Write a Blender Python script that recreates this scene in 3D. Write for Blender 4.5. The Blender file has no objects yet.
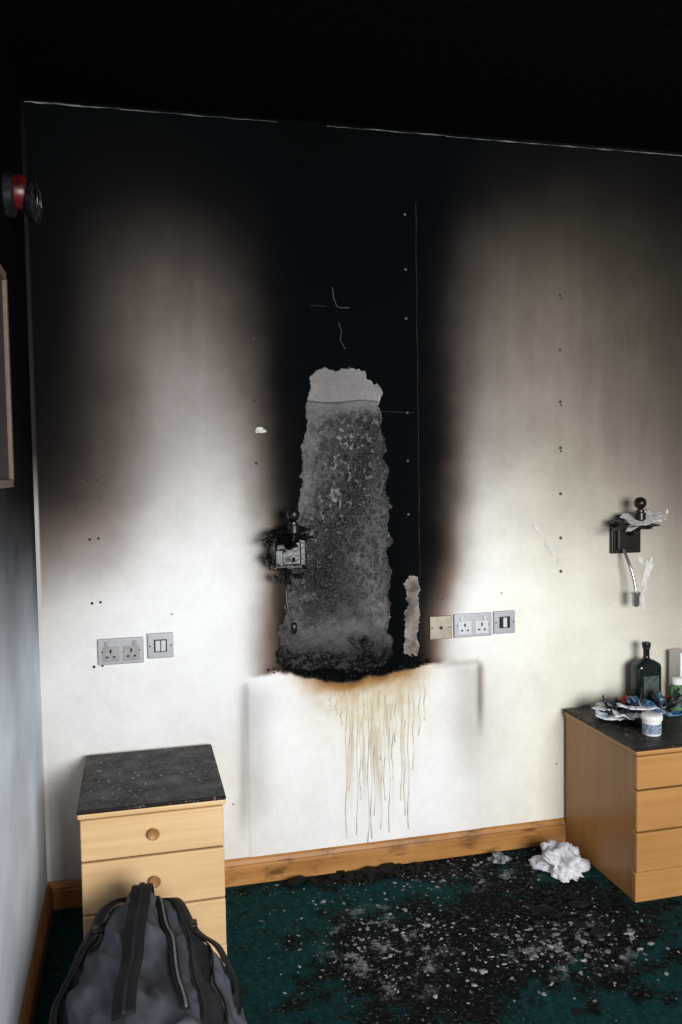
import bpy, bmesh, math, random
import numpy as np
from mathutils import Vector, Matrix, noise
random.seed(7); np.random.seed(7)
scn=bpy.context.scene
scn.view_settings.view_transform='Standard'
scn.view_settings.look='None'
# ------------------------------------------------------------------ camera
F=846.0
psi=math.radians(13.7); th=math.radians(3.0); s_=0.0162; c_=math.sqrt(1-s_*s_)
fw=Vector((math.sin(psi)*math.cos(th),math.cos(psi)*math.cos(th),-math.sin(th)))
r0=Vector((math.cos(psi),-math.sin(psi),0)); up0=r0.cross(fw)
RI=c_*r0-s_*up0; UP=s_*r0+c_*up0
CAM=Vector((0,-2.865,1.43))
cd=bpy.data.cameras.new('camera'); cam=bpy.data.objects.new('camera',cd); scn.collection.objects.link(cam)
cd.sensor_fit='VERTICAL'; cd.sensor_height=36; cd.lens=F/1024*36
cam.matrix_world=Matrix(((RI.x,UP.x,-fw.x,CAM.x),(RI.y,UP.y,-fw.y,CAM.y),(RI.z,UP.z,-fw.z,CAM.z),(0,0,0,1)))
scn.camera=cam
# ------------------------------------------------------------------ helpers
def lin(c):
    c=np.asarray(c,float)/255.0
    return np.where(c<=0.04045,c/12.92,((c+0.055)/1.055)**2.4)
def L(r,g,b,a=1.0):
    v=lin([r,g,b]); return (float(v[0]),float(v[1]),float(v[2]),a)
class NT:
    def __init__(s,name,rough=0.6,spec=0.3,metal=0.0):
        s.m=bpy.data.materials.new(name); s.m.use_nodes=True; s.t=s.m.node_tree; s.b=s.t.nodes['Principled BSDF']
        s.b.inputs['Roughness'].default_value=rough; s.b.inputs['Specular IOR Level'].default_value=spec; s.b.inputs['Metallic'].default_value=metal
    def n(s,typ,**k):
        nd=s.t.nodes.new(typ)
        for a,v in k.items(): setattr(nd,a,v)
        return nd
    def l(s,a,b): s.t.links.new(a,b)
    def coord(s,scale=(1,1,1),out='Object'):
        tc=s.n('ShaderNodeTexCoord'); mp=s.n('ShaderNodeMapping'); mp.inputs['Scale'].default_value=scale
        s.l(tc.outputs[out],mp.inputs['Vector']); return mp.outputs['Vector']
    def noise(s,vec,scale,detail=4,rough=0.55):
        nd=s.n('ShaderNodeTexNoise'); nd.inputs['Scale'].default_value=scale; nd.inputs['Detail'].default_value=detail; nd.inputs['Roughness'].default_value=rough
        s.l(vec,nd.inputs['Vector']); return nd.outputs['Fac']
    def ramp(s,fac,stops):
        r=s.n('ShaderNodeValToRGB'); e=r.color_ramp.elements
        while len(e)<len(stops): e.new(0.5)
        for i,(p,c) in enumerate(stops):
            e[i].position=p; e[i].color=c if hasattr(c,'__len__') else (c,c,c,1)
        s.l(fac,r.inputs['Fac']); return r.outputs['Color']
    def mix(s,fac,a,b,mode='MIX'):
        m=s.n('ShaderNodeMix',data_type='RGBA',blend_type=mode)
        for i,x in ((0,fac),(6,a),(7,b)):
            if isinstance(x,bpy.types.NodeSocket): s.l(x,m.inputs[i])
            else: m.inputs[i].default_value=x
        return m.outputs[2]
    def col(s,x):
        if isinstance(x,bpy.types.NodeSocket): s.l(x,s.b.inputs['Base Color'])
        else: s.b.inputs['Base Color'].default_value=x
    def bump(s,h,strength=0.3,dist=0.01):
        b=s.n('ShaderNodeBump'); b.inputs['Strength'].default_value=strength; b.inputs['Distance'].default_value=dist
        s.l(h,b.inputs['Height']); s.l(b.outputs['Normal'],s.b.inputs['Normal'])
def simple(name,rgb,rough=0.6,spec=0.3,metal=0.0,nz=0.12,nscale=60,bump=0.0):
    t=NT(name,rough,spec,metal); v=t.coord(); f=t.noise(v,nscale)
    c=L(*rgb); lo=tuple(x*(1-nz*2) for x in c[:3])+(1,); hi=tuple(min(1,x*(1+nz)) for x in c[:3])+(1,)
    t.col(t.ramp(f,[(0.3,lo),(0.7,hi)]))
    if bump>0: t.bump(f,bump,0.004)
    return t.m
def root(name,loc=(0,0,0)):
    e=bpy.data.objects.new(name,None); e.location=loc; e.empty_display_size=0.05; scn.collection.objects.link(e); return e
def setpar(o,parent):
    o.parent=parent; o.matrix_parent_inverse=Matrix.Translation(-Vector(parent.location))
def finish(o,mat,parent,smooth=False,bevel=0,seg=2):
    if mat: o.data.materials.append(mat)
    if bevel:
        m=o.modifiers.new('bev','BEVEL'); m.width=bevel; m.segments=seg; m.limit_method='ANGLE'
        smooth=True
    if smooth and o.type=='MESH':
        for p in o.data.polygons: p.use_smooth=True
        if bevel: 
            w=o.modifiers.new('wn','WEIGHTED_NORMAL')
    if parent: setpar(o,parent)
    return o
def mesh(name,v,f,mat=None,parent=None,smooth=False,bevel=0,seg=2):
    me=bpy.data.meshes.new(name); me.from_pydata([tuple(x) for x in v],[],f); me.update()
    o=bpy.data.objects.new(name,me); scn.collection.objects.link(o)
    return finish(o,mat,parent,smooth,bevel,seg)
def box(name,a,b,mat=None,parent=None,bevel=0,seg=2):
    x0,y0,z0=a;x1,y1,z1=b
    v=[(x0,y0,z0),(x1,y0,z0),(x1,y1,z0),(x0,y1,z0),(x0,y0,z1),(x1,y0,z1),(x1,y1,z1),(x0,y1,z1)]
    f=[(0,3,2,1),(4,5,6,7),(0,1,5,4),(1,2,6,5),(2,3,7,6),(3,0,4,7)]
    return mesh(name,v,f,mat,parent,False,bevel,seg)
def lathe(name,prof,loc,axis='z',mat=None,parent=None,n=32,sx=1,sy=1,smooth=True):
    v=[];f=[]
    for r,h in prof:
        for i in range(n):
            a=2*math.pi*i/n; v.append([r*math.cos(a)*sx,r*math.sin(a)*sy,h])
    for j in range(len(prof)-1):
        for i in range(n):
            k=(i+1)%n; f.append((j*n+i,j*n+k,(j+1)*n+k,(j+1)*n+i))
    f.append(tuple(range(n))[::-1]); f.append(tuple((len(prof)-1)*n+i for i in range(n)))
    out=[]
    for p in v:
        x,y,z=p
        if axis=='z': q=(x,y,z)
        elif axis=='-y': q=(x,-z,y)
        elif axis=='x': q=(z,x,y)
        out.append((q[0]+loc[0],q[1]+loc[1],q[2]+loc[2]))
    o=mesh(name,out,f,mat,parent,smooth)
    if smooth:
        m=o.modifiers.new('es','EDGE_SPLIT'); m.split_angle=math.radians(50)
    return o
def tube(name,pts,r,mat,parent=None,bez=True):
    cu=bpy.data.curves.new(name,'CURVE'); cu.dimensions='3D'; cu.bevel_depth=r; cu.bevel_resolution=4; cu.use_fill_caps=True
    sp=cu.splines.new('NURBS' if bez else 'POLY'); sp.points.add(len(pts)-1)
    for i,p in enumerate(pts): sp.points[i].co=(p[0],p[1],p[2],1)
    if bez: sp.order_u=3; sp.use_endpoint_u=True
    o=bpy.data.objects.new(name,cu); scn.collection.objects.link(o)
    cu.materials.append(mat)
    if parent: setpar(o,parent)
    return o
def join_lists(parts):
    V=[];Fc=[]
    for v,f in parts:
        k=len(V); V+=list(v); Fc+=[tuple(i+k for i in q) for q in f]
    return V,Fc
# ------------------------------------------------------------------ soot field on the back wall, lighting falloff included in its colour (rectified measurements)
cols=np.array([20,40,60,80,120,160,200,240,260,280,300,350,400,420,430,440,450,460,480,520,560,600,640,680],float)
rows_up=np.array([100,150,200,250,300,350,400,450,500,550,600,650],float)
T_up=np.array([
[6,8,8,9,9,9,8,7,6,5,5,5,5,5,5,5,5,6,7,8,9,9,9,9],
[8,9,10,12,13,13,11,8,7,6,5,5,5,5,6,6,7,8,10,14,16,17,16,14],
[10,12,15,19,24,25,21,14,11,8,6,6,6,6,7,8,10,13,20,30,33,31,26,22],
[11,14,20,33,52,60,50,30,20,11,7,6,6,7,8,13,22,33,52,64,64,56,44,36],
[12,17,22,38,72,95,86,54,30,13,8,7,7,8,11,18,32,46,76,92,91,78,62,50],
[14,19,24,40,80,120,118,80,46,17,9,8,8,9,14,24,44,64,100,112,108,92,75,60],
[16,20,26,40,78,136,147,110,62,20,10,8,8,10,16,28,50,74,118,130,124,108,90,73],
[20,24,30,44,88,152,179,150,86,25,10,8,9,11,14,28,60,102,142,154,144,128,110,90],
[35,42,48,66,118,184,216,198,124,30,10,8,9,11,14,28,64,126,190,194,180,162,140,114],
[98,106,114,140,188,226,242,234,172,42,12,8,9,12,18,36,80,162,228,224,210,194,172,146],
[165,186,204,218,236,246,252,248,190,45,12,8,9,16,40,90,168,215,247,243,233,218,198,172],
[200,216,224,231,241,249,253,244,170,28,12,8,9,14,60,150,212,230,244,242,233,223,212,194]],float)
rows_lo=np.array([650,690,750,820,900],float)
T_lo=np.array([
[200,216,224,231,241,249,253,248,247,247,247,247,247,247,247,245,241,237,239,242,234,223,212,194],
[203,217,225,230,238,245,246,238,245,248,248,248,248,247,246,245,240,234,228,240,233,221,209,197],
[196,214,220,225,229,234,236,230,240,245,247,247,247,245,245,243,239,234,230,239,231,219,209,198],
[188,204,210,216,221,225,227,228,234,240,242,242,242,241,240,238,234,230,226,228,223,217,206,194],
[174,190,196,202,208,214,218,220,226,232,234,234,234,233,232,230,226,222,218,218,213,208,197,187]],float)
def field(rows,T):
    uu=np.arange(0,700,4.0); vv=np.arange(60,940,4.0)
    A=np.array([np.interp(uu,cols,T[i]) for i in range(len(rows))])
    B=np.array([np.interp(vv,rows,A[:,j]) for j in range(len(uu))]).T
    def blur(M,ax,sg):
        k=np.exp(-0.5*(np.arange(-12,13)*4/sg)**2); k/=k.sum()
        P=np.pad(M,[(12,12) if i==ax else (0,0) for i in (0,1)],mode='edge')
        return np.apply_along_axis(lambda r:np.convolve(r,k,'valid'),ax,P)
    return blur(blur(B,0,17),1,6.5)
Fup=field(rows_up,T_up); Flo=field(rows_lo,T_lo)
def samp(M,u,v):
    x=np.clip(u/4.0,0,M.shape[1]-1.001); y=np.clip((v-60)/4.0,0,M.shape[0]-1.001)
    i=x.astype(int); j=y.astype(int); a=x-i; b=y-j
    return (M[j,i]*(1-a)+M[j,i+1]*a)*(1-b)+(M[j+1,i]*(1-a)+M[j+1,i+1]*a)*b
def vnoise(x,z,sc,seed=0):
    rs=np.random.RandomState(seed); G=rs.rand(257,257)
    a=x*sc+37; b=z*sc+11; i=np.floor(a).astype(int); j=np.floor(b).astype(int); fa=a-i; fb=b-j
    fa=fa*fa*(3-2*fa); fb=fb*fb*(3-2*fb); i%=256; j%=256
    return (G[j,i]*(1-fa)+G[j,i+1]*fa)*(1-fb)+(G[j+1,i]*(1-fa)+G[j+1,i+1]*fa)*fb-0.5
def fbm(x,z,sc,seed=0,o=4):
    t=0;a=1
    for k in range(o):
        cr,sr=math.cos(0.6*k+0.4),math.sin(0.6*k+0.4)
        t=t+a*vnoise(x*cr-z*sr+9,x*sr+z*cr+9,sc*2**k,seed+k); a*=0.5
    return t
def rect(X,Z):
    dx=X-CAM.x; dy=0-CAM.y; dz=Z-CAM.z
    d=dx*fw.x+dy*fw.y+dz*fw.z
    return 341+F*(dx*RI.x+dy*RI.y+dz*RI.z)/d, 512-F*(dx*UP.x+dy*UP.y+dz*UP.z)/d
def sstep(x,a,b):
    t=np.clip((x-a)/(b-a),0,1); return t*t*(3-2*t)
rampT=np.array([0,10,20,40,70,100,130,160,190,220,240,255],float)
rampC=np.array([(1,3,4),(6,9,11),(17,16,17),(43,38,35),(77,69,64),(108,99,93),(139,130,125),(168,161,156),(200,195,190),(228,225,221),(244,243,241),(253,253,252)],float)
def soot_shade_rgb(X,Z):
    u,v=rect(X,Z)
    w=fbm(X,Z,5,3)
    uw=u+8*w+4*vnoise(X,Z*0.15,14,55); vw=v+10*fbm(X,Z,6,9)
    Tu=samp(Fup,uw,np.minimum(vw,660)); Tl=samp(Flo,uw,np.maximum(v,665))
    vb=np.interp(u,[230,265,290,310,330,350,370,395,430,445,480],[682,674,671,679,682,681,676,672,664,662,661])
    vb=vb+5*fbm(X,Z,22,21)
    k=sstep(v,vb-2,vb+3)
    inz=sstep(u,235,262)*(1-sstep(u,440,475))
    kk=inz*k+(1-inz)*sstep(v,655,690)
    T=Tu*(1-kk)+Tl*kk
    strk=vnoise(X,Z*0.10,26,57)+0.5*vnoise(X,Z*0.14,80,58)
    T=T*(1+0.05*fbm(X,Z,9,31)+0.025*fbm(X,Z,60,41,2))
    T=T*(1+0.07*strk*np.exp(-((T-80)/70)**2)*(v<640))
    cb=(X<-0.300)
    T=np.where(cb,np.maximum(T,np.interp(Z,[0,1.3,1.5,2.3,2.6],[235,180,48,28,10])),T)
    rgb=np.stack([np.interp(T,rampT,rampC[:,i]) for i in range(3)],-1)
    wr=sstep(u,440,560)[:,None]
    rgb=rgb*(1-wr*np.array([0.0,0.012,0.065]))
    tr=np.exp(-((T-90)/60)**2)*sstep(v,470,580)*((u>240)&(u<500))
    rgb=rgb*(1+tr[:,None]*np.array([0.02,-0.05,-0.09]))
    rd=np.exp(-((u-85)/40.0)**2)*np.exp(-((v-520)/45.0)**2)
    rgb=rgb*(1+rd[:,None]*np.array([0.02,-0.015,-0.01]))
    cx=(u-362)/62.0
    d=np.maximum(v-vb,0)
    halo=np.exp(-(d/(9.0+8*np.maximum(0,fbm(X,Z,18,87)+0.3)))**1.4)*np.exp(-cx**4)*k
    rgb=rgb*(1-halo[:,None]*np.array([0.42,0.62,0.84]))
    g2=np.exp(-((u-372)/50.0)**2)*np.exp(-((v-698)/46.0)**2)*k*(0.75+0.6*fbm(X,Z,25,77))
    rgb=rgb*(1-g2[:,None]*np.array([0.12,0.18,0.32]))
    st=np.maximum(0,fbm(X*3.2,Z*0.25,22,97,2)+0.05)*1.5
    g3=np.exp(-((u-378)/32.0)**4)*sstep(v,684,700)*(1-sstep(v,740,835))*k*st
    rgb=rgb*(1-np.clip(g3,0,1)[:,None]*np.array([0.20,0.27,0.38]))
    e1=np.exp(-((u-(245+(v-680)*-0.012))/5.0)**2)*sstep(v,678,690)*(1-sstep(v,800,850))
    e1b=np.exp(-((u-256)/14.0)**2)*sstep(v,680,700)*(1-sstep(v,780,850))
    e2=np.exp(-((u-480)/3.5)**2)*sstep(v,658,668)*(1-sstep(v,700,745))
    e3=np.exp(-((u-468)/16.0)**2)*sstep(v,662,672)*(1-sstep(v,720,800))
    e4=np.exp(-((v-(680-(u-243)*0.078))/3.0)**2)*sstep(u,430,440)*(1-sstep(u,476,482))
    rgb=rgb*(1-(0.15*e1+0.11*e1b)[:,None]*np.array([1,1,1.]))*(1-(0.32*e2+0.12*e3+0.15*e4)[:,None]*np.array([0.9,1,1.1]))  # panel edge shadows, plus brown smudge at right, put into the colour
    return lin(np.clip(rgb,0,255))*0.93
xs=np.concatenate([np.arange(-0.313,2.25,0.005),np.arange(2.26,2.95,0.03),[2.95]])
zs=np.concatenate([np.arange(0,2.6,0.005),[2.6]])
XX,ZZ=np.meshgrid(xs,zs); X=XX.ravel(); Z=ZZ.ravel()
mask=sstep(X,0.352,0.358)*(1-sstep(X,1.204,1.210))*(1-sstep(Z,0.700,0.706))
Y=-0.004*mask
def gridmesh(name,nx,nz,co,rgb,mat,parent=None):
    me=bpy.data.meshes.new(name); n=nx*nz
    idx=np.arange(n).reshape(nz,nx)
    q=np.stack([idx[:-1,:-1],idx[:-1,1:],idx[1:,1:],idx[1:,:-1]],-1).reshape(-1,4)
    me.vertices.add(n); me.vertices.foreach_set('co',co.astype(np.float32).ravel())
    me.loops.add(q.size); me.loops.foreach_set('vertex_index',q.ravel().astype(np.int32))
    me.polygons.add(len(q)); me.polygons.foreach_set('loop_start',(np.arange(len(q))*4).astype(np.int32))
    try: me.polygons.foreach_set('loop_total',np.full(len(q),4,np.int32))
    except Exception: pass
    me.update(calc_edges=True); me.validate()
    ca=me.color_attributes.new('stain_shade','FLOAT_COLOR','POINT')
    ca.data.foreach_set('color',np.concatenate([rgb,np.ones((n,1))],1).astype(np.float32).ravel())
    me.polygons.foreach_set('use_smooth',np.ones(len(q),bool))
    o=bpy.data.objects.new(name,me); scn.collection.objects.link(o); me.materials.append(mat)
    if parent: o.parent=parent
    return o
def stain_shade_mat(name,rough=0.85,spec=0.03,bs=0.12,nsc=220,lo=0.9,hi=1.08):
    t=NT(name,rough,spec); at=t.n('ShaderNodeAttribute'); at.attribute_name='stain_shade'
    v=t.coord(); f=t.noise(v,nsc,3); g=t.ramp(f,[(0.25,lo),(0.75,hi)])
    t.col(t.mix(1.0,at.outputs['Color'],g,'MULTIPLY')); t.bump(f,bs,0.002); return t.m
M_wall=stain_shade_mat('sooted_painted_plaster')
wb=gridmesh('wall_back',len(xs),len(zs),np.stack([X,Y,Z],-1),soot_shade_rgb(X,Z),M_wall)
box('wall_back_core',(-0.45,0.003,-0.05),(3.1,0.12,2.7),simple('plasterboard_core',(120,115,110)),wb)
# ------------------------------------------------------------------ left wall
ys=np.arange(-4.4,0.001,0.02); ys=np.append(ys,0.0); zl=np.arange(0,2.6001,0.02)
YY,ZL=np.meshgrid(ys,zl); yy=YY.ravel(); zz=ZL.ravel()
zq=zz+0.12*fbm(yy,zz,2.5,61)-0.12*np.clip(-yy,0,1)+0.10*np.exp(-(-yy)/0.15)
Tl=np.interp(zq,[0,0.1,0.25,0.45,0.7,0.85,1.0,1.1,1.2,1.35,1.6,2.6],[165,182,200,212,210,188,145,105,60,22,10,6])
Tl*=1+0.20*fbm(yy,zz,4,71)
tl0=np.interp(Tl,rampT,rampC[:,0])
rgbL=np.stack([tl0*0.965,tl0*1.0,tl0*1.045],-1)  # bluish daylight on this wall tinted into its colour
wl=gridmesh('wall_left',len(ys),len(zl),np.stack([np.full_like(yy,-0.313),yy,zz],-1),lin(np.clip(rgbL,0,255)),M_wall)
box('wall_left_core',(-0.43,-4.4,-0.05),(-0.316,0.0,2.7),simple('plasterboard_core2',(120,115,110)),wl)
# ------------------------------------------------------------------ ceiling, right wall, rear wall with window
M_ceil=simple('soot_blackened_ceiling',(9,9,12),0.95,0.02,nz=0.3,nscale=40)
box('ceiling',(-0.45,-4.5,2.6),(3.1,0.12,2.7),M_ceil)
M_dirty=simple('sooted_wall_paint',(110,107,104),0.8,0.1,nz=0.2,nscale=3)
box('wall_right',(2.95,-4.5,-0.05),(3.05,0.12,2.7),M_dirty)
wr=box('wall_rear',(-0.45,-4.5,-0.05),(0.5,-4.4,2.6),M_dirty)
box('rear_panel_right',(2.5,-4.5,-0.05),(3.0,-4.4,2.6),M_dirty,wr)
box('rear_panel_below',(0.5,-4.5,-0.05),(2.5,-4.4,0.8),M_dirty,wr)
box('rear_panel_above',(0.5,-4.5,2.25),(2.5,-4.4,2.6),M_dirty,wr)
M_frame=simple('white_window_frame',(225,225,222),0.4)
wi=root('window_1',(1.5,-4.45,0.8))
box('sill',(0.5,-4.5,0.80),(2.5,-4.36,0.84),M_frame,wi); box('head',(0.5,-4.48,2.2),(2.5,-4.42,2.25),M_frame,wi)
for i,x in enumerate((0.5,1.475,2.45)): box('mullion_%d'%i,(x,-4.48,0.84),(x+0.05,-4.42,2.2),M_frame,wi)
# ------------------------------------------------------------------ carpet floor
t=NT('burnt_green_carpet',0.95,0.05)
v=t.coord()
pile=t.noise(v,420,3,0.7); mid=t.noise(v,45,5,0.7); big=t.noise(v,9,5,0.65)
base=t.ramp(mid,[(0.25,L(9,34,37)),(0.55,L(20,60,62)),(0.8,L(38,84,85))])
def blob(cx,cy,rx,ry):
    mp=t.n('ShaderNodeMapping'); tc=t.n('ShaderNodeTexCoord'); mp.inputs['Location'].default_value=(-cx/rx,-cy/ry,0); mp.inputs['Scale'].default_value=(1/rx,1/ry,0)
    t.l(tc.outputs['Object'],mp.inputs['Vector']); g=t.n('ShaderNodeTexGradient',gradient_type='SPHERICAL'); t.l(mp.outputs['Vector'],g.inputs['Vector']); return g.outputs['Fac']
def add(a,b,op='ADD'):
    m=t.n('ShaderNodeMath',operation=op)
    for i,x in ((0,a),(1,b)):
        if isinstance(x,bpy.types.NodeSocket): t.l(x,m.inputs[i])
        else: m.inputs[i].default_value=x
    return m.outputs[0]
ch=add(add(blob(0.74,-0.62,0.42,0.46),blob(1.26,-0.50,0.46,0.50)),blob(0.95,-0.05,0.6,0.13))
ch=add(ch,add(add(big,0.5,'SUBTRACT'),2.4,'MULTIPLY')); chm=t.ramp(add(ch,add(mid,-0.5),'ADD'),[(0.18,0.0),(0.42,0.96)])
c1=t.mix(chm,base,t.ramp(mid,[(0.3,L(5,5,5)),(0.7,L(26,26,25))]))
sp=t.noise(v,75,6,0.75)
ashm=add(t.ramp(sp,[(0.565,0.0),(0.63,1.0)]),t.ramp(add(ch,0.0),[(0.0,0.22),(0.7,0.6)]),'MULTIPLY')
c2=t.mix(ashm,c1,L(118,122,126))
bigash=t.noise(v,13,8,0.78)
core=add(t.ramp(add(add(blob(0.69,-0.52,0.22,0.30),blob(1.22,-0.64,0.26,0.20)),blob(1.15,-0.18,0.3,0.12)),[(0.05,0.0),(0.5,1.0)]),t.ramp(bigash,[(0.53,0.0),(0.60,0.95)]),'MULTIPLY')
c3=t.mix(core,c2,t.ramp(sp,[(0.35,L(52,56,60)),(0.6,L(178,178,184))]))
t.col(t.mix(1.0,c3,t.ramp(pile,[(0.3,0.45),(0.7,1.4)]),'MULTIPLY')); t.bump(add(pile,sp),0.7,0.006)
box('floor',(-0.45,-4.5,-0.05),(3.1,0.12,0.0),t.m)
# ------------------------------------------------------------------ woods
def wood(name,dark,light,axis='x',scale=1.0,rough=0.38,sooty=0.0,knots=0.0):
    t=NT(name,rough,0.35)
    sc={'x':(1.2,22,22),'z':(22,22,1.2),'y':(22,1.2,22)}[axis]
    v=t.coord(tuple(a*scale for a in sc)); n1=t.noise(v,1.6,6,0.6); w=t.coord((3,3,3)); n2=t.noise(w,1.5,3)
    c=t.ramp(n1,[(0.28,L(*dark)),(0.68,L(*light))]); c=t.mix(0.35,c,t.ramp(n2,[(0.3,L(*dark)),(0.7,L(*light))]))
    if sooty:
        w2=t.coord((6,6,14)); n3=t.noise(w2,1.2,6,0.7); c=t.mix(t.ramp(n3,[(0.52,0.0),(0.72,sooty)]),c,L(62,38,20))
    if knots:
        w3=t.coord((4.5,1,22)); vo=t.n('ShaderNodeTexVoronoi'); vo.inputs['Scale'].default_value=1.0; t.l(w3,vo.inputs['Vector'])
        c=t.mix(t.ramp(vo.outputs['Distance'],[(0.10,knots),(0.20,0.0)]),c,L(92,46,18))
    t.col(c); t.bump(n1,0.08,0.002); return t.m
M_pine=wood('pine_skirting',(142,92,46),(190,138,80),'x',sooty=0.95,knots=0.85)
M_beech=wood('honey_veneer',(206,164,114),(230,196,150),'x',sooty=0.05)
M_beech2=wood('honey_veneer_side',(144,100,54),(170,122,70),'z')
M_beech3=wood('honey_veneer_front',(152,106,58),(180,132,80),'x')
M_knob=wood('knob_wood',(134,88,48),(180,132,84),'x')
t=NT('burnt_blistered_top',0.42,0.2)
v=t.coord(); a=t.noise(v,75,5,0.8); b=t.noise(v,14,4)
cc=t.ramp(b,[(0.3,L(11,9,9)),(0.7,L(34,25,21))]); mm=add(t.ramp(a,[(0.565,0.0),(0.61,1.0)]),t.ramp(b,[(0.42,0.03),(0.60,0.85)]),'MULTIPLY')
t.col(t.mix(mm,cc,L(140,130,122))); t.l(t.ramp(b,[(0.3,0.25),(0.7,0.65)]),t.b.inputs['Roughness']); t.bump(a,0.6,0.006); M_btop=t.m
M_gap=simple('dark_gap',(30,20,12),0.8)
def skirting(name,p0,p1,nrm,mat):
    prof=[(0,0),(0.018,0),(0.018,0.060),(0.014,0.066),(0.016,0.071),(0.010,0.082),(0.004,0.088),(0,0.088)]
    V=[]
    for p in (p0,p1):
        for d,h in prof: V.append((p[0]+nrm[0]*d,p[1]+nrm[1]*d,h))
    n=len(prof); f=[(i,(i+1)%n,(i+1)%n+n,i+n) for i in range(n)]+[tuple(range(n))[::-1],tuple(range(n,2*n))]
    o=mesh(name,V,f,mat); bm=bmesh.new(); bm.from_mesh(o.data); bmesh.ops.recalc_face_normals(bm,faces=bm.faces); bm.to_mesh(o.data); bm.free(); return o
skirting('baseboard_back',(-0.313,-0.001),(2.95,-0.001),(0,-1),M_pine)
M_pine2=wood('pine_skirting_y',(92,56,28),(134,90,50),'y',sooty=0.6)
skirting('baseboard_left',(-0.312,-4.4),(-0.312,-0.019),(1,0),M_pine2)
# ------------------------------------------------------------------ chunks
def chunk(c,r,seed,flat=0.6):
    bm=bmesh.new(); bmesh.ops.create_icosphere(bm,subdivisions=1,radius=1)
    rot=Matrix.Rotation(seed*2.3,3,'Z')@Matrix.Rotation(seed*1.1,3,'X')
    sc=Vector((1+0.6*math.sin(seed*5),1,flat))
    V=[]
    for v in bm.verts:
        p=v.co*(1+0.7*noise.noise(v.co*1.3+Vector((seed*7,0,0)))); p=Vector((p.x*sc.x,p.y*sc.y,p.z*sc.z)); p=rot@p*r if flat>0.5 else Matrix.Rotation(seed*2.3,3,'Z')@p*r
        V.append((p.x+c[0],p.y+c[1],p.z+c[2]))
    f=[tuple(v.index for v in fc.verts) for fc in bm.faces]; bm.free(); return V,f
M_char=simple('charcoal',(12,11,11),0.7,0.25,nz=0.4,nscale=150,bump=0.5)
M_ash=simple('grey_ash',(142,144,148),0.9,nz=0.6,nscale=30)
# ------------------------------------------------------------------ cabinets
def cabinet(name,x0,x1,y0,y1,h,seams,plinth,mside,mfront,knobs=True,chips=0):
    e=root(name,((x0+x1)/2,(y0+y1)/2,0))
    tt=0.027
    box('carcass',(x0+0.008,y0+0.018,0.0),(x1-0.008,y1,h-tt),mside,e,0.002)
    box('plinth',(x0+0.006,y0+0.006,0),(x1-0.006,y0+0.03,plinth),mfront,e,0.002)
    box('wood_top_board',(x0,y0-0.008,h-tt),(x1,y1,h-0.008),mfront,e,0.007,4)
    box('scorched_top_surface',(x0-0.001,y0-0.009,h-0.012),(x1+0.001,y1,h),M_btop,e,0.005,4)
    zt=h-tt-0.002
    zz=[zt]+seams+[plinth]
    for i in range(len(zz)-1):
        a=zz[i+1]+0.0025; b=zz[i]-0.0025
        box('drawer_front_%d'%(i+1),(x0+0.007,y0+0.0,a),(x1-0.007,y0+0.020,b),mfront,e,0.005,3)
        if knobs:
            cx=(x0+x1)/2; cz=(a+b)/2+0.004
            lathe('knob_%d'%(i+1),[(0.007,0.0),(0.007,0.006),(0.014,0.009),(0.0165,0.013),(0.0165,0.016),(0.0145,0.018),(0.012,0.0155),(0.0,0.015)],(cx,y0+0.001,cz),'-y',M_knob,e,28)
    box('drawer_shadow_gap',(x0+0.012,y0+0.012,plinth),(x1-0.012,y0+0.019,h-tt),M_gap,e)
    if chips:
        P=[chunk((random.uniform(x0+.02,x1-.02),random.uniform(y0+.01,y1-.02),h+0.0004),random.uniform(0.0012,0.005)*random.random()+0.001,k*0.7,0.3) for k in range(chips)]
        V,f=join_lists(P); mesh('ash_chips',V,f,M_ash,e)
    return e
cabinet('bedside_cabinet',-0.178,0.228,-0.487,-0.022,0.505,[0.355,0.205],0.065,M_beech,M_beech,chips=110)
cabinet('bedside_cabinet',1.540,2.06,-0.487,-0.022,0.515,[0.372,0.233],0.098,M_beech2,M_beech3,chips=50)
# ------------------------------------------------------------------ sockets
M_steel=simple('brushed_steel_plate',(178,178,182),0.35,0.5,0.45,nz=0.06,nscale=120)
M_steelw=simple('smoked_steel_plate',(158,148,132),0.4,0.5,0.4,nz=0.1)
M_ins=simple('grey_insert',(205,206,210),0.4,0.4,nz=0.04)
M_insd=simple('smoked_insert',(160,157,156),0.4,0.4)
M_blk=simple('black_plastic',(14,14,15),0.4)
def plate(e,cx,cz,w,h,mat):
    box('faceplate',(cx-w/2,-0.011,cz-h/2),(cx+w/2,-0.001,cz+h/2),mat,e,0.003,3)
    for sx in (-1,1):
        lathe('screw_%d'%sx,[(0.0028,0),(0.0028,0.0014),(0,0.0018)],(cx+sx*w*0.41,-0.011,cz),'-y',M_blk,e,12)
def dsock(name,cx,cz,ins):
    e=root(name,(cx,-0.001,cz)); plate(e,cx,cz,0.146,0.086,M_steel)
    for k,sx in enumerate((-1,1)):
        x=cx+sx*0.033
        box('outlet_%d'%k,(x-0.026,-0.0135,cz-0.033),(x+0.026,-0.010,cz+0.016),ins,e,0.002)
        box('earth_%d'%k,(x-0.003,-0.0142,cz-0.004),(x+0.003,-0.0128,cz+0.008),M_blk,e)
        for j,s2 in enumerate((-1,1)):
            box('pin_%d_%d'%(k,j),(x+s2*0.011-0.0042,-0.0142,cz-0.020),(x+s2*0.011+0.0042,-0.0128,cz-0.0145),M_blk,e)
        box('rocker_%d'%k,(x+sx*0.012-0.006,-0.0165,cz+0.018),(x+sx*0.012+0.006,-0.010,cz+0.034),ins,e,0.002)
    return e
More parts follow.
